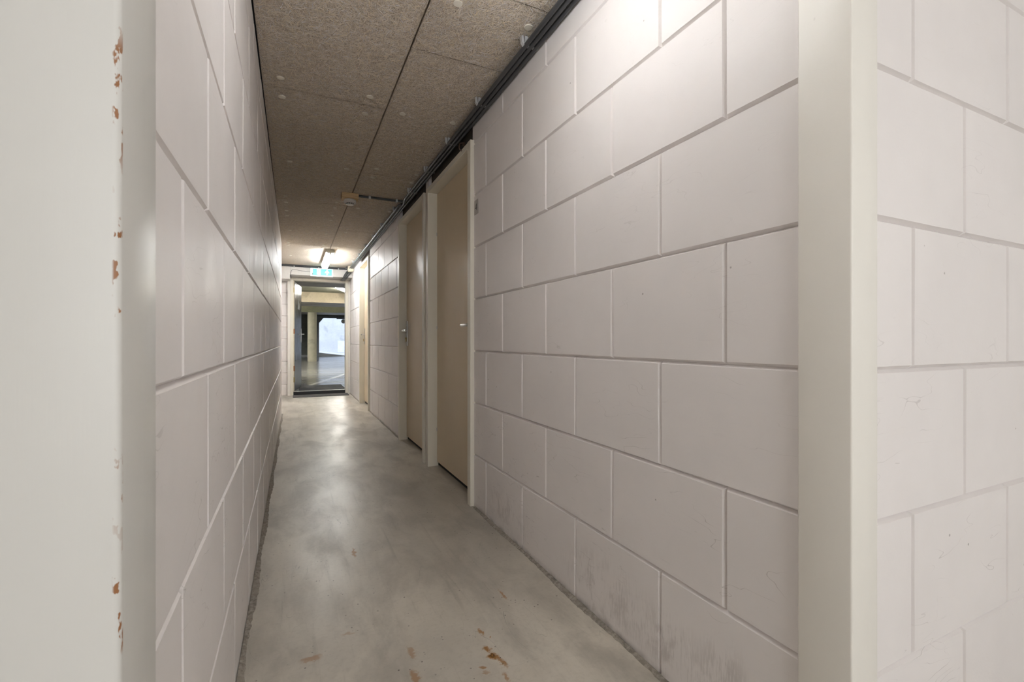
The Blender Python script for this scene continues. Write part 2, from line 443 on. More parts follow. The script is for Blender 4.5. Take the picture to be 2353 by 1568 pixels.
# walls of the space the camera stands in
bm = B()
JF = lambda k: (1.171 if k % 2 else 1.3915)
block_wall(bm, lambda u, z, d: (u, .517 + d, z), 1.0, 3.0, 0, 2.4, JF, rnd=random.Random(9))
bx(bm, 1.0, 3.0, .5291, .66, 0, 2.4)
tag(obj('wall_front_right', bm, 'block'), 'painted block wall right of the white doorway post', 'wall', kind='structure')
bm = B()
block_wall(bm, lambda u, z, d: (-u, .505 + d, z), .215, 1.4, 0, 2.4, lambda k: (.3 if k % 2 else .52), rnd=random.Random(11))
bx(bm, -1.4, -.215, .5171, .6, 0, 2.4)
tag(obj('wall_front_left', bm, 'block'), 'painted block wall left of the worn doorway post', 'wall', kind='structure')
bm = B(); bx(bm, -1.5, 3.1, -2.6, -2.5, 0, 2.4)
tag(obj('wall_back', bm, 'room'), 'plain wall behind the camera', 'wall', kind='structure')
bm = B(); bx(bm, 3.0, 3.1, -2.5, .6, 0, 2.4)
tag(obj('wall_side', bm, 'room'), 'plain side wall of the front space', 'wall', kind='structure')
bm = B(); bx(bm, -1.5, -1.4, -2.5, .6, 0, 2.4)
tag(obj('wall_side_left', bm, 'room'), 'plain left wall of the front space', 'wall', kind='structure')
bm = B(); bx(bm, -1.5, 3.1, -2.6, .6, 2.4, 2.5)
tag(obj('ceiling_front', bm, 'room'), 'plain ceiling of the front space', 'ceiling', kind='structure')

# end wall with small block courses and the exit opening
bm = B()
block_wall(bm, lambda u, z, d: (u, YF + d, z), -.95, .0, 0, 2.0, lambda k: (.02 if k % 2 else .24), bl=.44, bh=.20, rnd=random.Random(4), ch=.004)
bx(bm, -.95, -.02, YF + .0121, YF + .12, 0, CZ)
bx(bm, .90, XR, YF + .0121, YF + .12, 0, CZ)
bx(bm, -.02, .90, YF + .0121, YF + .12, 2.06, CZ)
tag(obj('wall_end', bm, 'block'), 'painted end wall of small blocks around the exit door', 'wall', kind='structure')
# side recess beyond the end of the left wall
bm = B()
block_wall(bm, lambda u, z, d: (-.85 - d, u, z), 6.79, YF, 0, CZ, JL, rnd=random.Random(8))
bx(bm, -.96, -.8621, 6.6, YF + .12, 0, CZ)
tag(obj('wall_recess', bm, 'block'), 'side wall of the recess beyond the left wall', 'wall', kind='structure')
bm = B(); bx(bm, -.96, -.245, 6.68, 6.789, 0, CZ)
tag(obj('wall_recess_back', bm, 'block'), 'return wall at the end of the left corridor wall', 'wall', kind='structure')

# ------------------------------------------------------------------ floor
bm = B(); bx(bm, -1.5, 3.1, -2.6, YF + .05, -.1, 0)
tag(obj('floor', bm, 'floor'), 'worn grey concrete corridor floor with rust spots', 'floor', kind='structure')
# mortar residue along the foot of the walls
def residue(name, f, y0, y1, w0, lab, seed):
    r = random.Random(seed); bm = B(); prev = None; y = y0
    while y <= y1:
        w = w0 * (1 + .25 * math.sin(y * 9 + seed) + r.uniform(-.12, .15)); h = .005 + r.uniform(0, .002)
        x, s = f(y)
        cur = [bm.verts.new((x, y, h)), bm.verts.new((x + s * w * .5, y, h * .7)), bm.verts.new((x + s * w, y, .0004)), bm.verts.new((x, y, -.001))]
        if prev:
            for i in range(3): bm.faces.new((prev[i], prev[i + 1], cur[i + 1], cur[i]))
        prev = cur; y += .02
    tag(obj(name, bm, 'fillet'), lab, 'trim', kind='structure')
residue('trim_1', lambda y: (XR - .0005, -1), .62, 2.51, .018, 'dirty mortar edge at foot of the near right wall', 1)
residue('trim_2', lambda y: (mpl(y, 0, 0)[0] + .0005, 1), .62, 6.78, .019, 'dusty mortar edge at foot of the left wall', 2)
residue('trim_3', lambda y: (XR - .0005, -1), 4.58, 6.52, .014, 'mortar edge at foot of right wall past the double doors', 3)
residue('trim_4', lambda y: (XR - .0005, -1), 7.52, 8.95, .014, 'mortar edge at foot of the last stretch of right wall', 4)

# ------------------------------------------------------------------ ceiling of wood-wool boards
jl = [-.4, .62, 2.62, 4.66, 5.17, 6.79, 8.63 + .4]   # cross joints, left row of boards
jr = [-.4, 1.58, 2.024, 3.68, 5.69, 7.70, 9.03]      # cross joints, right row
bm = B()
XC = .468
def boards(x0, x1, js):
    g = .0034
    for a, b in zip(js, js[1:]):
        a2, b2 = max(a + g, .502), b - g
        zo = random.uniform(-.0015, .0015)
        bx(bm, x0 + g, x1 - g, a2, b2, CZ + zo, CZ + .025, bevel=.0025, seg=1)
boards(-.1395, XC, jl); boards(XC, XR + .10, jr)
bx(bm, -.96, -.122, 6.79, 9.03, CZ, CZ + .025)
bx(bm, -1.0, 1.1, .502, 9.14, CZ + .026, CZ + .08)
ceiling = obj('ceiling', bm, 'ww')
ceiling.data.materials.append(M['gap'])  # dark backing paints in the shade seen through the joints
for p in ceiling.data.polygons:
    if p.center.z > CZ + .0255: p.material_index = 1
tag(ceiling, 'beige wood-wool board ceiling with dark joints', 'ceiling', kind='structure')
# strands of the nearest boards
def strands(n, x0, x1, y0, y1, seed):
    r = np.random.default_rng(seed)
    S = 4
    cx, cy = r.uniform(x0, x1, n), r.uniform(y0, y1, n)
    L = r.uniform(.012, .042, n); th = r.uniform(0, 2 * PI, n)
    kap = r.normal(0, 18, n); wdt = r.uniform(.00045, .00095, n)
    zz = CZ - r.uniform(.0003, .0026, n)
    tilt = r.normal(0, .02, n)
    t = (np.arange(S + 1) / S - .5)
    ang = th[:, None] + kap[:, None] * L[:, None] * t[None]
    dx = np.cos(ang) * L[:, None] / S; dy = np.sin(ang) * L[:, None] / S
    X = cx[:, None] + np.cumsum(dx, 1) - dx.sum(1)[:, None] / 2
    Y = cy[:, None] + np.cumsum(dy, 1) - dy.sum(1)[:, None] / 2
    nx, ny = -np.sin(ang) * wdt[:, None], np.cos(ang) * wdt[:, None]
    Z = zz[:, None] + tilt[:, None] * L[:, None] * t[None]
    Z = np.minimum(Z, CZ - .0002)
    V = np.empty((n, S + 1, 2, 3))
    V[:, :, 0, 0] = X + nx; V[:, :, 0, 1] = Y + ny; V[:, :, 0, 2] = Z
    V[:, :, 1, 0] = X - nx; V[:, :, 1, 1] = Y - ny; V[:, :, 1, 2] = Z + .0004
    # leave the joints open
    keep = np.ones(n, bool)
    keep &= ~((X.min(1) < XC + .0035) & (X.max(1) > XC - .0035)) & (X.min(1) > -.133) & (X.max(1) < XR - .002)
    left = cx < XC
    for j in jl: keep &= ~(left & ((Y.min(1) < j + .0035) & (Y.max(1) > j - .0035)))
    for j in jr: keep &= ~(~left & ((Y.min(1) < j + .0035) & (Y.max(1) > j - .0035)))
    pal = np.array([(.82, .74, .63), (.78, .72, .65), (.84, .73, .54), (.80, .79, .82), (.54, .44, .33), (.74, .65, .54)])
    tint = pal[r.choice(6, n, p=[.3, .2, .12, .08, .12, .18])] * r.uniform(.8, 1.12, (n, 1))
    return V[keep], tint[keep]
parts = [strands(84000, -.13, XR, 1.45, 3.0, 1), strands(52000, -.13, XR, 3.0, 4.6, 2), strands(34000, -.13, XR, 4.6, 6.79, 3)]
V = np.concatenate([p[0] for p in parts]); T = np.concatenate([p[1] for p in parts])
n, S1 = V.shape[0], V.shape[1]
vid = np.arange(n * S1 * 2).reshape(n, S1, 2)
F = np.stack([vid[:, :-1, 0], vid[:, 1:, 0], vid[:, 1:, 1], vid[:, :-1, 1]], -1).reshape(-1, 4)
me = bpy.data.meshes.new('wood_wool_fibres')
me.vertices.add(n * S1 * 2); me.vertices.foreach_set('co', V.reshape(-1).astype(np.float32))
me.loops.add(F.size); me.loops.foreach_set('vertex_index', F.reshape(-1).astype(np.int32))
me.polygons.add(len(F)); me.polygons.foreach_set('loop_start', (np.arange(len(F)) * 4).astype(np.int32))
me.update(calc_edges=True)
ca = me.color_attributes.new('tint', 'FLOAT_COLOR', 'POINT')
tc = np.ones((n, S1 * 2, 4), np.float32); tc[:, :, :3] = T[:, None, :]
ca.data.foreach_set('color', tc.reshape(-1))
me.materials.append(M['fibre'])
o = bpy.data.objects.new('wood_wool_fibres', me); C.objects.link(o); o.parent = ceiling; o['kind'] = 'stuff'

# fixing washers, parts of the ceiling
bm = B(); cyl(bm, (0, 0, -.0042), (0, 0, .003), .0175, .0185, n=24); cyl(bm, (0, 0, -.0052), (0, 0, -.0042), .0165, .0175, n=24)
w0 = obj('fixing_washer', bm, 'cap', local=True, smooth=True)
w0.parent = ceiling
caps = []
for yj in (.62, 2.62, 4.66, 5.17, 6.79):
    for s_ in (-.1, .1): caps += [(-.055, yj + s_), (.366, yj + s_)]
caps += [(-.022, 3.668), (.358, 3.655), (-.032, 5.95), (.362, 5.96), (-.03, 7.7), (.362, 7.75)]
for yj in (1.58, 3.65, 5.69, 7.70):
    for s_ in (-.1, .1): caps += [(.566, yj + s_), (.868, yj + s_)]
caps += [(.557, 2.627), (.853, 2.614), (.57, 4.679), (.864, 4.672), (.859, 6.77), (.56, 6.75)]
caps = [c for c in caps if c[1] > .6]
first = True
for (x, y) in caps:
    if y > 6.9 and .40 < x < .56: continue
    o = w0 if first else w0.copy()
    if not first: C.objects.link(o); o.parent = ceiling
    first = False
    o.location = (x + random.uniform(-.004, .004), y + random.uniform(-.004, .004), CZ)

# ------------------------------------------------------------------ near doorway posts (frame the camera looks through)
trim = empty('trim_5', (.40, .55, 0), 'white painted doorway frame round the opening nearest the camera', 'door frame', kind='structure')
def post(bm, x0, x1, y0, y1, z1, bev=.004):
    bx(bm, x0, x1, y0, y1, 0, z1, bevel=bev, seg=3)
bm = B(); post(bm, .927, 1.012, .502, .604, 2.3)
obj('frame_post', bm, 'frame_r', trim, smooth=True)['label'] = 'smooth white post on the right'
bm = B(); post(bm, -.215, -.130, .489, .604, 2.3, .005)
obj('frame_post', bm, 'frame_l', trim, smooth=True)['label'] = 'white post on the left with chipped brown edge'
bm = B(); bx(bm, -.13, .927, .495, .604, 2.235, 2.3, .003)
obj('frame_head', bm, 'frame_r', trim)

# ------------------------------------------------------------------ doors along the right wall
def lever(parent, y, z, sgn, plate=True, xl=1.0):
    """lever handle on a long back plate, lever pointing sgn along y"""
    bm = B()
    tube(bm, [(xl - .004, y, z), (xl - .052, y, z), (xl - .052, y + sgn * .045, z), (xl - .048, y + sgn * .125, z)], .0095, n=14, smooth_r=.014)
    cyl(bm, (xl, y, z), (xl - .008, y, z), .018, .016)
    obj('lever_handle', bm, 'steel', parent, smooth=True)
    if plate:
        bm = B(); bx(bm, xl - .011, xl, y - .019, y + .019, z - .145, z + .095, .003)
        p = obj('back_plate', bm, 'steel', parent)
        bm = B()
        cyl(bm, (xl - .011, y, z - .072), (xl - .024, y, z - .072), .0088)
        bx(bm, xl - .022, xl - .011, y - .005, y + .005, z - .105, z - .075, .003)
        obj('lock_cylinder', bm, 'brass', p, smooth=True)
def side_door(i, y0, y1, latch_far, lab):
    """y0..y1 = clear opening; posts 50 mm wide, proud of the wall by 23 mm"""
    root = empty('door_%d' % i, (XR, (y0 + y1) / 2, 0), lab, 'door', kind='structure')
    xf, xb, w = .927, 1.012, .050
    for (a, b) in ((y0 - w, y0), (y1, y1 + w)):
        bm = B(); bx(bm, xf, xb, a, b, 0, 2.125, .002)
        obj('frame_post', bm, 'frame', root)
    bm = B(); bx(bm, xf, xb, y0, y1, 2.086, 2.122, .0015)
    obj('frame_head', bm, 'frame', root)
    bm = B(); bx(bm, 1.0, 1.019, y0 + .003, y1 - .003, .034, 2.083, .0015)
    leaf = obj('door_leaf', bm, 'leaf', root)
    yl = (y1 - .045) if latch_far else (y0 + .055)
    lever(leaf, yl, 1.055, -1 if latch_far else 1)
    yh = (y0 + .006) if latch_far else (y1 - .006)
    for z in (.28, 1.06, 1.775):
        bm = B(); cyl(bm, (.9975, yh, z - .012), (.9975, yh, z + .012), .004, n=12)
        obj('hinge', bm, 'steel', leaf, smooth=True)
    bm = B(); bx(bm, 1.0195, 1.0215, y0 - .05, y1 + .05, -.0005, 2.12)
    obj('gap_shade_sheet', bm, 'gap', root)  # near-black sheet puts shade into the gaps round the leaf
    return root
side_door(1, 2.575, 3.461, False, 'nearest beige door in the right wall, beside the number plate')
side_door(2, 3.635, 4.512, True, 'middle beige door with steel lever, just past the nearest door')
side_door(3, 6.600, 7.460, True, 'farthest beige door in the right wall, nearly under the lamp')
# dark rough infill above the door heads
for i, (a, b, lab) in enumerate(((2.549, 3.513, 'dark rough infill strip above the nearest beige door'), (3.601, 4.559, 'dark rough infill strip above the middle beige door'), (6.546, 7.499, 'dark infill strip above the farthest beige door'))):
    bm = B(); bx(bm, XR + .022, XR + .071, a, b, 2.1235, CZ - .001)
    tag(obj('trim_%d' % (6 + i), bm, 'rough_gap'), lab, 'trim', kind='structure')
# little brown hook fixed above door 1
bm = B(); tube(bm, [(.930, 2.66, 2.155), (.908, 2.66, 2.150), (.905, 2.66, 2.115), (.922, 2.66, 2.105)], .004, n=8, smooth_r=.012)
cyl(bm, (.928, 2.66, 2.15), (.938, 2.66, 2.15), .012)
hook = obj('wall_hook', bm, 'hook', at=(.93, 2.66, 2.11), smooth=True)
tag(hook, 'small brown metal hook above the nearest beige door', 'hook')

# number plate by the first door
bm = B(); bx(bm, XR - .0035, XR - .0006, 2.452, 2.512, 1.682, 1.765, .0008)
pl = obj('number_plate', bm, 'plate', at=(XR, 2.482, 1.72))
tag(pl, 'small square number plate reading 4 beside the nearest door', 'number plate')
def four(bm, x, yc, zc, s):
    # seen from -x, +y is to the left
    def q(a, b, c, d):   # a,b = left-right extent (0..1), c,d = height
        bx(bm, x - .0006, x, yc + s * (.5 - b) * .62, yc + s * (.5 - a) * .62, zc + s * (c - .5), zc + s * (d - .5))
    q(.62, .80, 0, 1); q(.0, 1.0, .24, .38)
    A = [(.62, 1.0), (.80, 1.0), (.16, .38), (0, .38)]
    prism(bm, [(yc + s * (.5 - a) * .62, zc + s * (b - .5)) for a, b in A], 'x', x - .0006, x)
bm = B(); four(bm, XR - .0035, 2.482, 1.724, .036)
obj('digit_four', bm, 'ink', pl)

# ------------------------------------------------------------------ exit door in the end wall
d4 = empty('door_4', (.44, YF, 0), 'open grey exit door in cream frame at the corridor end', 'door', kind='structure')
for (a, b) in ((-.085, -.040), (.922, XR - .001)):
    bm = B(); bx(bm, a, b, YF - .045, YF + .005, 0, 2.0 if a < 0 else 2.072, .003)
    obj('architrave', bm, 'frame_r', d4)
for (a, b) in ((-.040, .008), (.872, .922)):
    bm = B(); bx(bm, a, b, YF - .020, YF + .14, .0, 2.072, .003)
    obj('frame_post', bm, 'frame', d4)
bm = B(); bx(bm, .008, .872, YF - .020, YF + .14, 2.024, 2.072, .003)
obj('frame_head', bm, 'frame', d4)
bm = B(); bx(bm, .008, .024, YF + .05, YF + .14, .06, 2.024)
fs = obj('frame_stop', bm, 'cream_plastic', d4)
for z, mt in ((1.86, 'brass'), (1.13, 'rustmetal'), (.47, 'rustmetal'), (.27, 'brass')):
    bm = B(); bx(bm, .010, .0275, YF + .046, YF + .0495, z - .045, z + .045, .001)
    cyl(bm, (.026, YF + .145, z - .045), (.026, YF + .145, z + .045), .006)
    obj('hinge', bm, mt, fs)
# leaf, standing open into the garage
LA = Vector((.030, YF + .15, 0)); LB = Vector((.152, YF + .15 + .87, 0))
du = (LB - LA).normalized(); dn = Vector((du.y, -du.x, 0))       # dn points to +x side
def lp(u, d, z): return LA + du * u + dn * d + Vector((0, 0, z))
def lbox(bm, u0, u1, d0, d1, z0, z1):
    vs = [bm.verts.new(lp(u, d, z)) for z in (z0, z1) for (u, d) in ((u0, d0), (u1, d0), (u1, d1), (u0, d1))]
    for f in ((0, 1, 2, 3), (7, 6, 5, 4), (0, 4, 5, 1), (1, 5, 6, 2), (2, 6, 7, 3), (3, 7, 4, 0)): bm.faces.new([vs[i] for i in f])
bm = B(); lbox(bm, 0, .875, -.045, 0, .065, 2.02)
lf = obj('door_leaf', bm, 'exit_leaf', d4)
bm = B(); lbox(bm, .01, .865, .0003, .002, .07, .60)
obj('kick_plate', bm, 'kick', lf)
bm = B(); lbox(bm, .80, .84, .0003, .009, .93, 1.20)
obj('back_plate', bm, 'steel', lf)
bm = B(); tube(bm, [lp(.82, .0, 1.09), lp(.82, .05, 1.09), lp(.71, .055, 1.09)], .009, smooth_r=.012)
tube(bm, [lp(.82, -.045, 1.09), lp(.82, -.10, 1.09), lp(.71, -.105, 1.09)], .009, smooth_r=.012)
obj('lever_handle', bm, 'steel', lf, smooth=True)
bm = B()
pts = [(.36, 1.56), (.58, 1.545), (.62, 1.60), (.60, 1.66), (.52, 1.70), (.47, 1.74), (.43, 1.66), (.40, 1.59)]
V0 = [bm.verts.new(lp(u, .0006, z)) for u, z in pts]; V1 = [bm.verts.new(lp(u, .0016, z)) for u, z in pts]
bm.faces.new(V0); bm.faces.new(V1[::-1])
for i in range(len(pts)): bm.faces.new((V0[i], V0[(i + 1) % 8], V1[(i + 1) % 8], V1[i]))
obj('torn_sticker', bm, 'paper', lf)
bm = B(); bx(bm, -.040, .922, YF + .02, YF + .135, .0, .056, .002)
th = obj('threshold', bm, 'rubber', d4)
bm = B(); bx(bm, .008, .872, YF + .05, YF + .10, .0562, .0645, .001)
obj('threshold_strip', bm, 'alu', th)

# mats
bm = B(); bx(bm, .0, .90, 8.62, 8.965, .0005, .010, .002)
tag(obj('doormat', bm, 'mat', at=(.45, 8.8, 0)), 'dark grey scraper mat on the corridor floor before the threshold', 'doormat')
bm = B()
x0, x1, y0, y1, n_, m_ = .10, .90, 9.17, 10.22, 40, 14
def sheet(dz):
    G = []
    for i in range(n_ + 1):
        row = []
        for j in range(m_ + 1):
            u, v = i / n_, j / m_
            hump = .045 * math.exp(-((u - .13) / .07) ** 2) * (v ** 1.5)
            row.append(bm.verts.new((x0 + u * (x1 - x0), y0 + v * (y1 - y0), .0505 + hump + dz)))
        G.append(row)
    return G
Gt, Gb = sheet(.010), sheet(0)
for i in range(n_):
    for j in range(m_):
        bm.faces.new((Gt[i][j], Gt[i + 1][j], Gt[i + 1][j + 1], Gt[i][j + 1]))
        bm.faces.new((Gb[i][j + 1], Gb[i + 1][j + 1], Gb[i + 1][j], Gb[i][j]))
for i in range(n_):
    bm.faces.new((Gb[i][0], Gb[i + 1][0], Gt[i + 1][0], Gt[i][0])); bm.faces.new((Gt[i][m_], Gt[i + 1][m_], Gb[i + 1][m_], Gb[i][m_]))
for j in range(m_):
    bm.faces.new((Gt[0][j], Gt[0][j + 1], Gb[0][j + 1], Gb[0][j])); bm.faces.new((Gb[n_][j], Gb[n_][j + 1], Gt[n_][j + 1], Gt[n_][j]))
tag(obj('doormat', bm, 'mat2', at=(.5, 9.7, .05)), 'black mat with a buckled corner outside the exit threshold', 'doormat')

# ------------------------------------------------------------------ beam over the exit
bm = B()
bx(bm, -.045, XR - .001, 8.63, YF + .004, 2.077, CZ - .001, .004)
bx(bm, -.849, -.045, 8.63, YF + .004, 1.999, CZ - .001, .004)
tag(obj('concrete_beam', bm, 'beam'), 'painted concrete beam above the exit door carrying the sign', 'beam', kind='structure')

# ------------------------------------------------------------------ lamp
LX = .474
lamp = empty('ceiling_light', (LX, 7.56, CZ), 'bright fluorescent batten light on the corridor ceiling', 'light')
bm = B(); prism(bm, [(LX - .046, CZ - .0005), (LX + .046, CZ - .0005), (LX + .058, CZ - .046), (LX - .058, CZ - .046)], 'y', 6.95, 8.19)
hs = obj('lamp_housing', bm, 'lampend', lamp)
bm = B()
pr_ = [(LX - .046, CZ - .0465), (LX - .050, CZ - .056), (LX - .040, CZ - .088), (LX - .025, CZ - .098), (LX + .025, CZ - .098), (LX + .040, CZ - .088), (LX + .050, CZ - .056), (LX + .046, CZ - .0465)]
prism(bm, pr_, 'y', 6.951, 8.189)
obj('lamp_diffuser', bm, 'tube', lamp)
for (a, b) in ((6.935, 6.9495), (8.1905, 8.205)):
    bm = B(); prism(bm, [(LX - .040, CZ - .001), (LX + .040, CZ - .001), (LX + .044, CZ - .055), (LX + .012, CZ - .058), (LX + .010, CZ - .080), (LX - .010, CZ - .080), (LX - .012, CZ - .058), (LX - .044, CZ - .055)], 'y', a, b); obj('end_cap', bm, 'lampend', lamp)

added_lamp = empty('ceiling_light', (LX, 1.0, CZ), 'added batten light over the near end of the corridor, unseen above the view', 'light')  # added unseen lamp, hung low to brighten the near corridor and its ceiling
bm = B(); bx(bm, LX - .02, LX + .02, .66, 1.37, CZ - .022, CZ - .0005, .002)
for yy in (.69, 1.34): bx(bm, LX - .012, LX + .012, yy - .012, yy + .012, CZ - .215, CZ - .02, .002)
obj('lamp_housing', bm, 'lampend', added_lamp)
bm = B(); cyl(bm, (LX, .703, CZ - .20), (LX, 1.33, CZ - .20), .028, n=24)
obj('lamp_diffuser', bm, 'added_tube', added_lamp)
# ------------------------------------------------------------------ exit sign
YS = 8.63
sg = empty('exit_sign', (.448, YS, 2.14), 'lit green emergency exit sign on the beam', 'sign')
bm = B(); bx(bm, .268, .628, YS - .055, YS, 2.066, 2.202, .006)
obj('sign_housing', bm, 'sign_house', sg)
bm = B(); bx(bm, .305, .608, YS - .0585, YS - .0552, 2.082, 2.190)
sp = obj('sign_panel', bm, 'sign_green', sg)
yp = YS - .0587
def ribbon(bm, pts, w, y=yp):
    for (a, b) in zip(pts, pts[1:]):
        d = Vector((b[0] - a[0], b[1] - a[1])); L = d.length; d.normalize(); n = Vector((-d.y, d.x)) * w / 2; e = d * w * .35
        q = [(a[0] - e.x + n.x, a[1] - e.y + n.y), (a[0] - e.x - n.x, a[1] - e.y - n.y), (b[0] + e.x - n.x, b[1] + e.y - n.y), (b[0] + e.x + n.x, b[1] + e.y + n.y)]
        prism(bm, q, 'y', y - .001, y)
bm = B()
# door shape with a running man cut against it, then the arrow
ox, oz = .345, 2.141
prism(bm, [(ox + .025, oz - .045), (ox + .082, oz - .045), (ox + .082, oz + .045), (ox + .025, oz + .045)], 'y', yp - .0006, yp)
obj('door_symbol', bm, 'sign_white', sg)
bm = B()
cyl(bm, (ox + .052, yp - .0032, oz + .031), (ox + .052, yp - .0008, oz + .031), .0085, n=16)
for r_ in ([(ox + .048, oz + .020), (ox + .040, oz - .004)], [(ox + .046, oz + .016), (ox + .026, oz + .012), (ox + .020, oz + .0)], [(ox + .048, oz + .016), (ox + .064, oz + .004), (ox + .072, oz + .008)],
           [(ox + .040, oz - .004), (ox + .056, oz - .016), (ox + .052, oz - .036)], [(ox + .040, oz - .004), (ox + .028, oz - .022), (ox + .008, oz - .026)]):
    ribbon(bm, r_, .0085, yp - .0008)
obj('running_figure', bm, 'sign_green', sg)
bm = B()
ax, az = .532, 2.141
prism(bm, [(ax - .033, az - .004), (ax, az + .042), (ax + .033, az - .004), (ax + .033, az - .020), (ax + .010, az - .0), (ax + .010, az - .044), (ax - .010, az - .044), (ax - .010, az - .0), (ax - .033, az - .020)], 'y', yp - .0006, yp)
obj('arrow_symbol', bm, 'sign_white', sg)
bm = B(); bx(bm, .300, .309, YS - .060, YS - .0555, 2.086, 2.120)
obj('test_button', bm, 'ink', sg)
bm = B(); tube(bm, [(.268, YS - .008, 2.142), (.15, YS - .008, 2.145), (.02, YS - .008, 2.165), (-.022, YS - .008, 2.150), (-.034, YS - .008, 2.090), (-.034, YS + .06, 2.070), (-.030, YS + .30, 2.070), (-.030, YS + .33, 2.05)], .0035, n=8, smooth_r=.02)
tag(obj('sign_cable', bm, 'cable', at=(.1, YS, 2.14), smooth=True), 'thin grey cable looping left from the exit sign', 'cable')

# ------------------------------------------------------------------ smoke detector on a timber block with its conduit
bm = B(); bx(bm, .382, .519, 4.225, 4.335, CZ - .048, CZ - .001, .001)
tag(obj('wooden_block', bm, 'timber', at=(.45, 4.28, CZ)), 'pale pine block screwed to ceiling behind the smoke detector', 'wood block')
sd = empty('smoke_detector', (.452, 4.280, CZ - .048), 'round white smoke detector under the pine block', 'smoke detector')
def lathe(bm, cx, cy, prof, n=40):
    rings = []
    for (r, z) in prof:
        rings.append([bm.verts.new((cx + r * math.cos(2 * PI * j / n), cy + r * math.sin(2 * PI * j / n), z)) for j in range(n)])
    for a, b in zip(rings, rings[1:]):
        for j in range(n): bm.faces.new((a[j], a[(j + 1) % n], b[(j + 1) % n], b[j]))
    bm.faces.new(rings[0]); bm.faces.new(rings[-1][::-1])
zt = CZ - .0485
bm = B(); lathe(bm, .452, 4.280, [(.050, zt), (.0525, zt - .003), (.0525, zt - .017), (.050, zt - .019)])
obj('detector_base', bm, 'white', sd, smooth=True)
bm = B(); lathe(bm, .452, 4.280, [(.050, zt - .0192), (.0505, zt - .026), (.046, zt - .031), (.034, zt - .0315)]); 
obj('detector_body', bm, 'white', sd, smooth=True)
bm = B(); lathe(bm, .452, 4.280, [(.034, zt - .0316), (.034, zt - .041), (.028, zt - .046), (.010, zt - .047)])
obj('sensor_cover', bm, 'white', sd, smooth=True)
for k in range(12):
    a0, a1 = 2 * PI * (k + .12) / 12, 2 * PI * (k + .88) / 12
    bm = B()
    pts = [(.452 + .0348 * math.cos(a0 + (a1 - a0) * i / 5), 4.280 + .0348 * math.sin(a0 + (a1 - a0) * i / 5)) for i in range(6)] + \
          [(.452 + .0335 * math.cos(a1 - (a1 - a0) * i / 5), 4.280 + .0335 * math.sin(a1 - (a1 - a0) * i / 5)) for i in range(6)]
    prism(bm, pts, 'z', zt - .0395, zt - .033)
    obj('vent_slot', bm, 'black', sd)

# ------------------------------------------------------------------ conduits
R_ = .0098; ZP = 2.206
XA, XB, XD = .889, .912, .9355
def conduit(name, pts, lab, r=R_, sr=.035, grp='dark conduits under the ceiling'):
    bm = B(); tube(bm, pts, r, n=16, smooth_r=sr)
    return tag(obj(name, bm, 'conduit', at=pts[0], smooth=True), lab, 'conduit', grp)
conduit('electrical_conduit', [(XA, .62, ZP), (XA, 4.08, ZP), (XA + .023, 4.22, ZP - .004), (XA + .023, 4.36, ZP), (XA + .020, 8.36, ZP)], 'dark conduit farthest from the right wall, kinking inwards beside the smoke detector branch')
conduit('electrical_conduit', [(XB, .62, ZP), (XB, 4.10, ZP), (XB - .004, 4.240, ZP + .019), (XB - .05, 4.245, ZP + .022), (.519, 4.245, ZP + .022)], 'dark conduit turning off left to the smoke detector block', sr=.05)
conduit('electrical_conduit', [(XD, .62, ZP), (XD, 3.5, ZP), (XD - .002, 8.36, ZP)], 'dark conduit running closest to the right wall')
conduit('electrical_conduit', [(XA + .012, 4.285, ZP + .012), (XA - .005, 4.33, ZP + .006), (XA - .006, 4.40, ZP), (XA - .006, 8.36, ZP), ], 'dark conduit starting behind the detector branch, outermost at the far end', sr=.02)
# beam-top conduit and the drop from the junction box
conduit('electrical_conduit', [(-.84, YS - .012, CZ - .026), (.845, YS - .012, CZ - .026), (.856, YS - .02, CZ - .026)], 'conduit running across the top of the beam', grp='conduits on the beam')
conduit('electrical_conduit', [(-.84, YS - .036, CZ - .0105), (.835, YS - .036, CZ - .0105), (.840, YS - .20, CZ - .0105)], 'conduit in the corner between ceiling and beam', r=.008, grp='conduits on the beam')
jb = empty('junction_box', (.905, 8.43, CZ), 'cream junction box where the conduits meet beside the beam', 'junction box')
bm = B(); bx(bm, .858, .945, 8.36, 8.47, CZ - .083, CZ, .004)
obj('box_body', bm, 'cream_plastic', jb)
bm = B(); bx(bm, .862, .941, 8.364, 8.466, CZ - .092, CZ - .0835, .003)
obj('box_lid', bm, 'cream_plastic', jb)
for k in range(4):
    x = .868 + k * .021
    conduit('drop_conduit', [(x, 8.471, CZ - .05), (x, 8.56, CZ - .055), (x - .012 - .006 * (4 - k), YS - .012, CZ - .10), (x - .062, YS - .012, 2.085), (x - .068, YS + .03, 2.064), (x - .075, 8.98, 2.060 - 0)],
            'short conduit dropping from the junction box over the beam, %s of four' % ['leftmost', 'second from left', 'third from left', 'rightmost'][k], r=.0085, sr=.03, grp='conduits dropping over the beam')

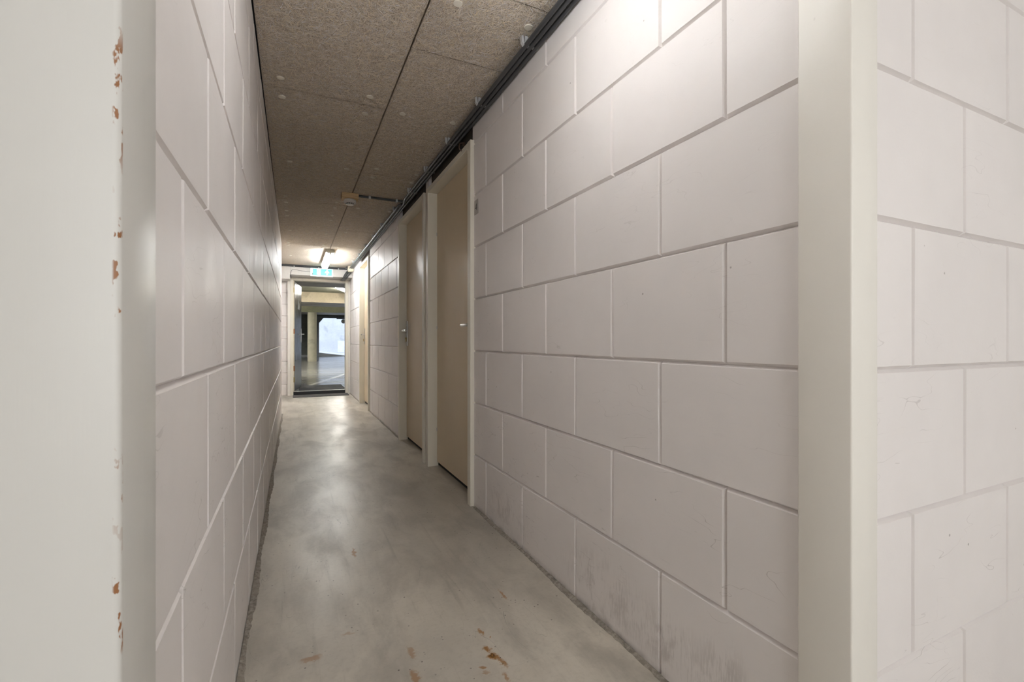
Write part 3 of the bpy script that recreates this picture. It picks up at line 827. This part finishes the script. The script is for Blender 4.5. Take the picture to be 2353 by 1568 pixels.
# saddle clips across the conduits
def clip_mesh():
    bm = B()
    def saddle(xc, ear):
        n = 14; r0, r1 = R_ + .0003, R_ + .0030
        o = []; i_ = []
        for k in range(n + 1):
            a = PI * (1.13 - 1.26 * k / n)
            o.append((xc + r1 * math.cos(a), r1 * math.sin(a))); i_.append((xc + r0 * math.cos(a), r0 * math.sin(a)))
        prism(bm, o + i_[::-1], 'y', -.008, .008)
        bx(bm, xc - .007, xc + .007, -.009, .009, R_ + .001, CZ - ZP - .002)
        if ear:
            prism(bm, [(xc - R_ - .002, -.004), (xc - R_ - .011, .008), (xc - R_ - .012, .034), (xc - R_ - .004, .034)], 'y', -.008, .008)
    saddle(0, True); saddle(.023, False); saddle(.0465, False)
    return bm
bm = clip_mesh()
cm = obj('conduit_clip', bm, 'clip', local=True)
ordn = ['nearest the camera', 'second from the camera', 'third from the camera', 'fourth from the camera', 'fifth from the camera', 'sixth, just before the smoke detector branch',
        'seventh, just past the smoke detector branch', 'eighth from the camera', 'ninth from the camera', 'tenth from the camera', 'eleventh, above the farthest beige door', 'last before the junction box']
for i, y in enumerate((1.21, 1.745, 2.287, 2.82, 3.352, 3.883, 4.493, 5.174, 5.777, 6.40, 7.1, 7.8)):
    o = cm if i == 0 else cm.copy()
    if i: C.objects.link(o)
    xo = XA if y < 4.3 else XA - .006
    o.location = (xo, y, ZP)
    tag(o, 'pale saddle clip holding the ceiling conduits, ' + ordn[i], 'conduit clip', 'saddle clips on the ceiling conduits')
for i, x in enumerate((.614, .880 - .03)):
    bm = B(); bx(bm, x - .009, x + .009, 4.232, 4.258, ZP + .009, CZ - .001, .002)
    bx(bm, x - .009, x + .009, 4.229, 4.261, ZP + .0105, ZP + .016, .001)
    tag(obj('conduit_clip', bm, 'clip', at=(x, 4.245, CZ)), 'pale clip on the detector branch conduit, ' + ['nearer the smoke detector', 'nearer the right wall'][i], 'conduit clip', 'clips on the detector branch')
for i, x in enumerate((.02, .40, .72)):
    bm = B(); bx(bm, x - .01, x + .01, YS - .026, YS - .001, CZ - .043, CZ - .017, .002)
    tag(obj('conduit_clip', bm, 'clip', at=(x, YS, CZ)), 'pale clip on the beam conduit, ' + ['left of the exit sign', 'above the exit sign', 'right of the exit sign'][i], 'conduit clip', 'clips on the beam conduit')

# ------------------------------------------------------------------ garage beyond the exit
GF = .05
bm = B(); bx(bm, -9, 14, YF + .121, 46, -.05, GF)
tag(obj('floor_garage', bm, 'g_floor'), 'glossy grey garage floor with a white bay line', 'floor', kind='structure')
bm = B(); bx(bm, -9, 14, YF + .121, 28.9, 2.56, 2.75)
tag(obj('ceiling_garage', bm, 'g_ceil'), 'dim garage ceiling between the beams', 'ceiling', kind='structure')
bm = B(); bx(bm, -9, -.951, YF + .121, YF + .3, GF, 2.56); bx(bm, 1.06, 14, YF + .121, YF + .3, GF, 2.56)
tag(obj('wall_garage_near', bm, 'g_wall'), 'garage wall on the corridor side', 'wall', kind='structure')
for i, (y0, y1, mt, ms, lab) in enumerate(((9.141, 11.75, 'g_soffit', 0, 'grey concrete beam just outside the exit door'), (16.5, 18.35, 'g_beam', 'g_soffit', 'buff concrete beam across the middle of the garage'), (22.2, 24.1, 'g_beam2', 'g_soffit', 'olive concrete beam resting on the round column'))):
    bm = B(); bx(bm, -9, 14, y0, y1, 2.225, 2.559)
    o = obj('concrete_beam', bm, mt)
    if ms:
        o.data.materials.append(M[ms])
        for p in o.data.polygons:
            if p.normal.z < -.5: p.material_index = 1
    tag(o, lab, 'beam', kind='structure')
bm = B(); cyl(bm, (.775, 22.45, GF), (.775, 22.45, 2.2245), .19, n=40)
tag(obj('concrete_column', bm, 'g_col', at=(.775, 22.45, GF), smooth=True), 'round concrete column standing in the garage', 'column', kind='structure')
# far wall with the gate opening (chamfered top-left corner)
bm = B()
bx(bm, -9, 1.20, 28.9, 29.1, GF, 2.56); bx(bm, 1.20, 14, 28.9, 29.1, 2.30, 2.56); bx(bm, 5.2, 14, 28.9, 29.1, GF, 2.30)
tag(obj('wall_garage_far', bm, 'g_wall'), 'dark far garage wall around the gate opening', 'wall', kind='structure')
gt = empty('gate_frame', (1.3, 28.85, GF), 'grey steel frame of the garage gate with slanted corner', 'gate frame')
bm = B(); bx(bm, 1.22, 1.36, 28.8, 28.899, GF, 2.40, .005); obj('frame_post', bm, 'g_steel', gt)
bm = B(); bx(bm, 1.36, 5.2, 28.8, 28.899, 2.29, 2.40, .005); obj('frame_head', bm, 'g_steel', gt)
bm = B(); prism(bm, [(1.361, 1.99), (1.361, 2.289), (1.60, 2.289)], 'y', 28.82, 28.89); obj('corner_brace', bm, 'g_steel', gt)
bm = B(); bx(bm, 2.30, 2.75, 28.74, 28.799, 2.235, 2.285, .004); obj('gate_motor', bm, 'black', gt)
bm = B(); bx(bm, -9, 1.15, 28.72, 28.899, GF, .16)
tag(obj('trim_9', bm, 'ext'), 'pale concrete kerb at the foot of the far garage wall', 'kerb', kind='structure')
mr = empty('traffic_mirror', (2.64, 28.62, 2.1), 'round convex mirror hanging in the garage gate opening', 'mirror')
bm = B()
bmesh.ops.create_uvsphere(bm, u_segments=32, v_segments=16, radius=.125, matrix=Matrix.Translation((2.66, 28.62, 2.10)) @ Matrix.Diagonal((1, .35, 1, 1)))
obj('mirror_face', bm, 'mirror', mr, smooth=True)
bm = B(); tube(bm, [(2.66, 28.66, 2.15), (2.66, 28.74, 2.22), (2.66, 28.80, 2.33)], .014, n=10); obj('mirror_arm', bm, 'g_steel', mr, smooth=True)
# outside: rising ramp and pale retaining wall
bm = B()
prism(bm, [(-4, .051), (10, .051), (10, .10), (3.0, .06), (1.2, .30), (-4, .9)], 'y', 29.4, 36)
tag(obj('floor_ramp', bm, 'ext'), 'pale concrete ramp rising outside the gate', 'ramp', kind='structure')
bm = B(); bx(bm, -5, 12, 36, 36.3, GF, 4.2)
tag(obj('wall_ramp', bm, 'ext'), 'tall pale concrete wall outside the garage gate', 'wall', kind='structure')
bm = B(); bx(bm, 2.95, 6.5, 35.97, 35.999, .12, .98)
tag(obj('trim_10', bm, 'ext2'), 'whiter rectangular patch low on the outside wall', 'wall patch', kind='structure')
bm = B(); bx(bm, -9.2, -9, YF + .1, 36, GF, 2.56); bx(bm, 14, 14.2, YF + .1, 29, GF, 2.56)
tag(obj('wall_garage_sides', bm, 'g_wall'), 'side walls of the garage', 'wall', kind='structure')

# garage batten lights; first one seen, the others added out of view for light
def gl(x, y, ang, lab):
    r = empty('garage_light', (x, y, 2.56), lab, 'light')
    r.rotation_euler = (0, 0, ang)
    bm = B(); bx(bm, -.06, .06, -.78, .78, -.05, -.001, .004); o = obj('lamp_housing', bm, 'lampend', local=True); o.parent = r
    bm = B(); bx(bm, -.065, .065, -.74, .74, -.095, -.0505, .01); o = obj('lamp_diffuser', bm, 'gtube', local=True); o.parent = r
gl(1.38, 14.75, -.32, 'batten light on the garage ceiling seen through the exit door')
gl(-2.2, 14.6, 0, 'added batten light on the garage ceiling, unseen left of the exit door')
gl(4.8, 20.4, 0, 'added batten light on the garage ceiling, unseen right of the column')
gl(-1.6, 20.6, 0, 'added batten light on the garage ceiling, unseen left of the column')

# ------------------------------------------------------------------ lamp in the front space (behind the camera)
M['warmtube'] = simple('front_lamp_diffuser', (.9, .9, .9), .4, emit=(1, .965, .93), estr=2.0)
fl = empty('ceiling_light', (.55, -.75, 2.4), 'ceiling light of the front space behind the camera', 'light')
bm = B(); bx(bm, .02, 1.08, -.92, -.58, 2.36, 2.399, .004); obj('lamp_housing', bm, 'white', fl)
bm = B(); bx(bm, .04, 1.06, -.90, -.60, 2.335, 2.3595, .004); obj('lamp_diffuser', bm, 'warmtube', fl)

M['pane'] = simple('added_glow_pane', (.8, .85, .9), .2, emit=(.96, .98, 1), estr=.80)  # glowing surface of the added window
wn = empty('added_window_1', (.8, -2.5, 1.1), 'wide glowing window added unseen behind the camera as a light source', 'window', kind='structure')  # window added out of view to throw light down the corridor
bm = B(); bx(bm, -1.0, 2.6, -2.4995, -2.49, .35, 2.15); obj('added_window_pane', bm, 'pane', wn)
bm = B()
for (a, b, c, d) in ((-1.06, -1.0, .29, 2.21), (2.6, 2.66, .29, 2.21), (-1.0, 2.6, .29, .35), (-1.0, 2.6, 2.15, 2.21), (.77, .83, .35, 2.15)): bx(bm, a, b, -2.4995, -2.46, c, d)
obj('added_window_frame', bm, 'white', wn)
# ------------------------------------------------------------------ world, camera, view
w = bpy.data.worlds.new('sky'); sc.world = w; w.use_nodes = True
bg = w.node_tree.nodes['Background']; bg.inputs[0].default_value = (.72, .84, 1.0, 1); bg.inputs[1].default_value = .55
sun = bpy.data.lights.new('daylight', 'SUN'); sun.energy = .3; sun.angle = .6; sun.color = (.92, .96, 1)
so = bpy.data.objects.new('daylight', sun); C.objects.link(so); so.rotation_euler = (math.radians(-38), 0, math.radians(10)); so.rotation_euler = (math.radians(35), 0, 0)

cam = bpy.data.cameras.new('camera'); co = bpy.data.objects.new('camera', cam); C.objects.link(co)
F_PX = 1065.
cam.sensor_width = 36; cam.lens = 36 * F_PX / 2353
cam.clip_start = .02
co.location = (0, 0, .9576)
co.rotation_euler = (PI / 2, 0, -math.atan(503.5 / F_PX))
cam.dof.use_dof = True; cam.dof.focus_distance = 3.2; cam.dof.aperture_fstop = 18
sc.camera = co
sc.view_settings.view_transform = 'Standard'; sc.view_settings.look = 'None'
sc.view_settings.exposure = 1.66; sc.view_settings.gamma = 1
sc.view_settings.use_curve_mapping = False
sc.cycles.use_denoising = True
sc.cycles.max_bounces = 9; sc.cycles.diffuse_bounces = 8; sc.cycles.glossy_bounces = 3
sc.cycles.use_adaptive_sampling = True; sc.cycles.adaptive_threshold = .18; sc.cycles.adaptive_min_samples = 16
sc.cycles.sample_clamp_indirect = 6
sc.cycles.caustics_reflective = False; sc.cycles.caustics_refractive = False
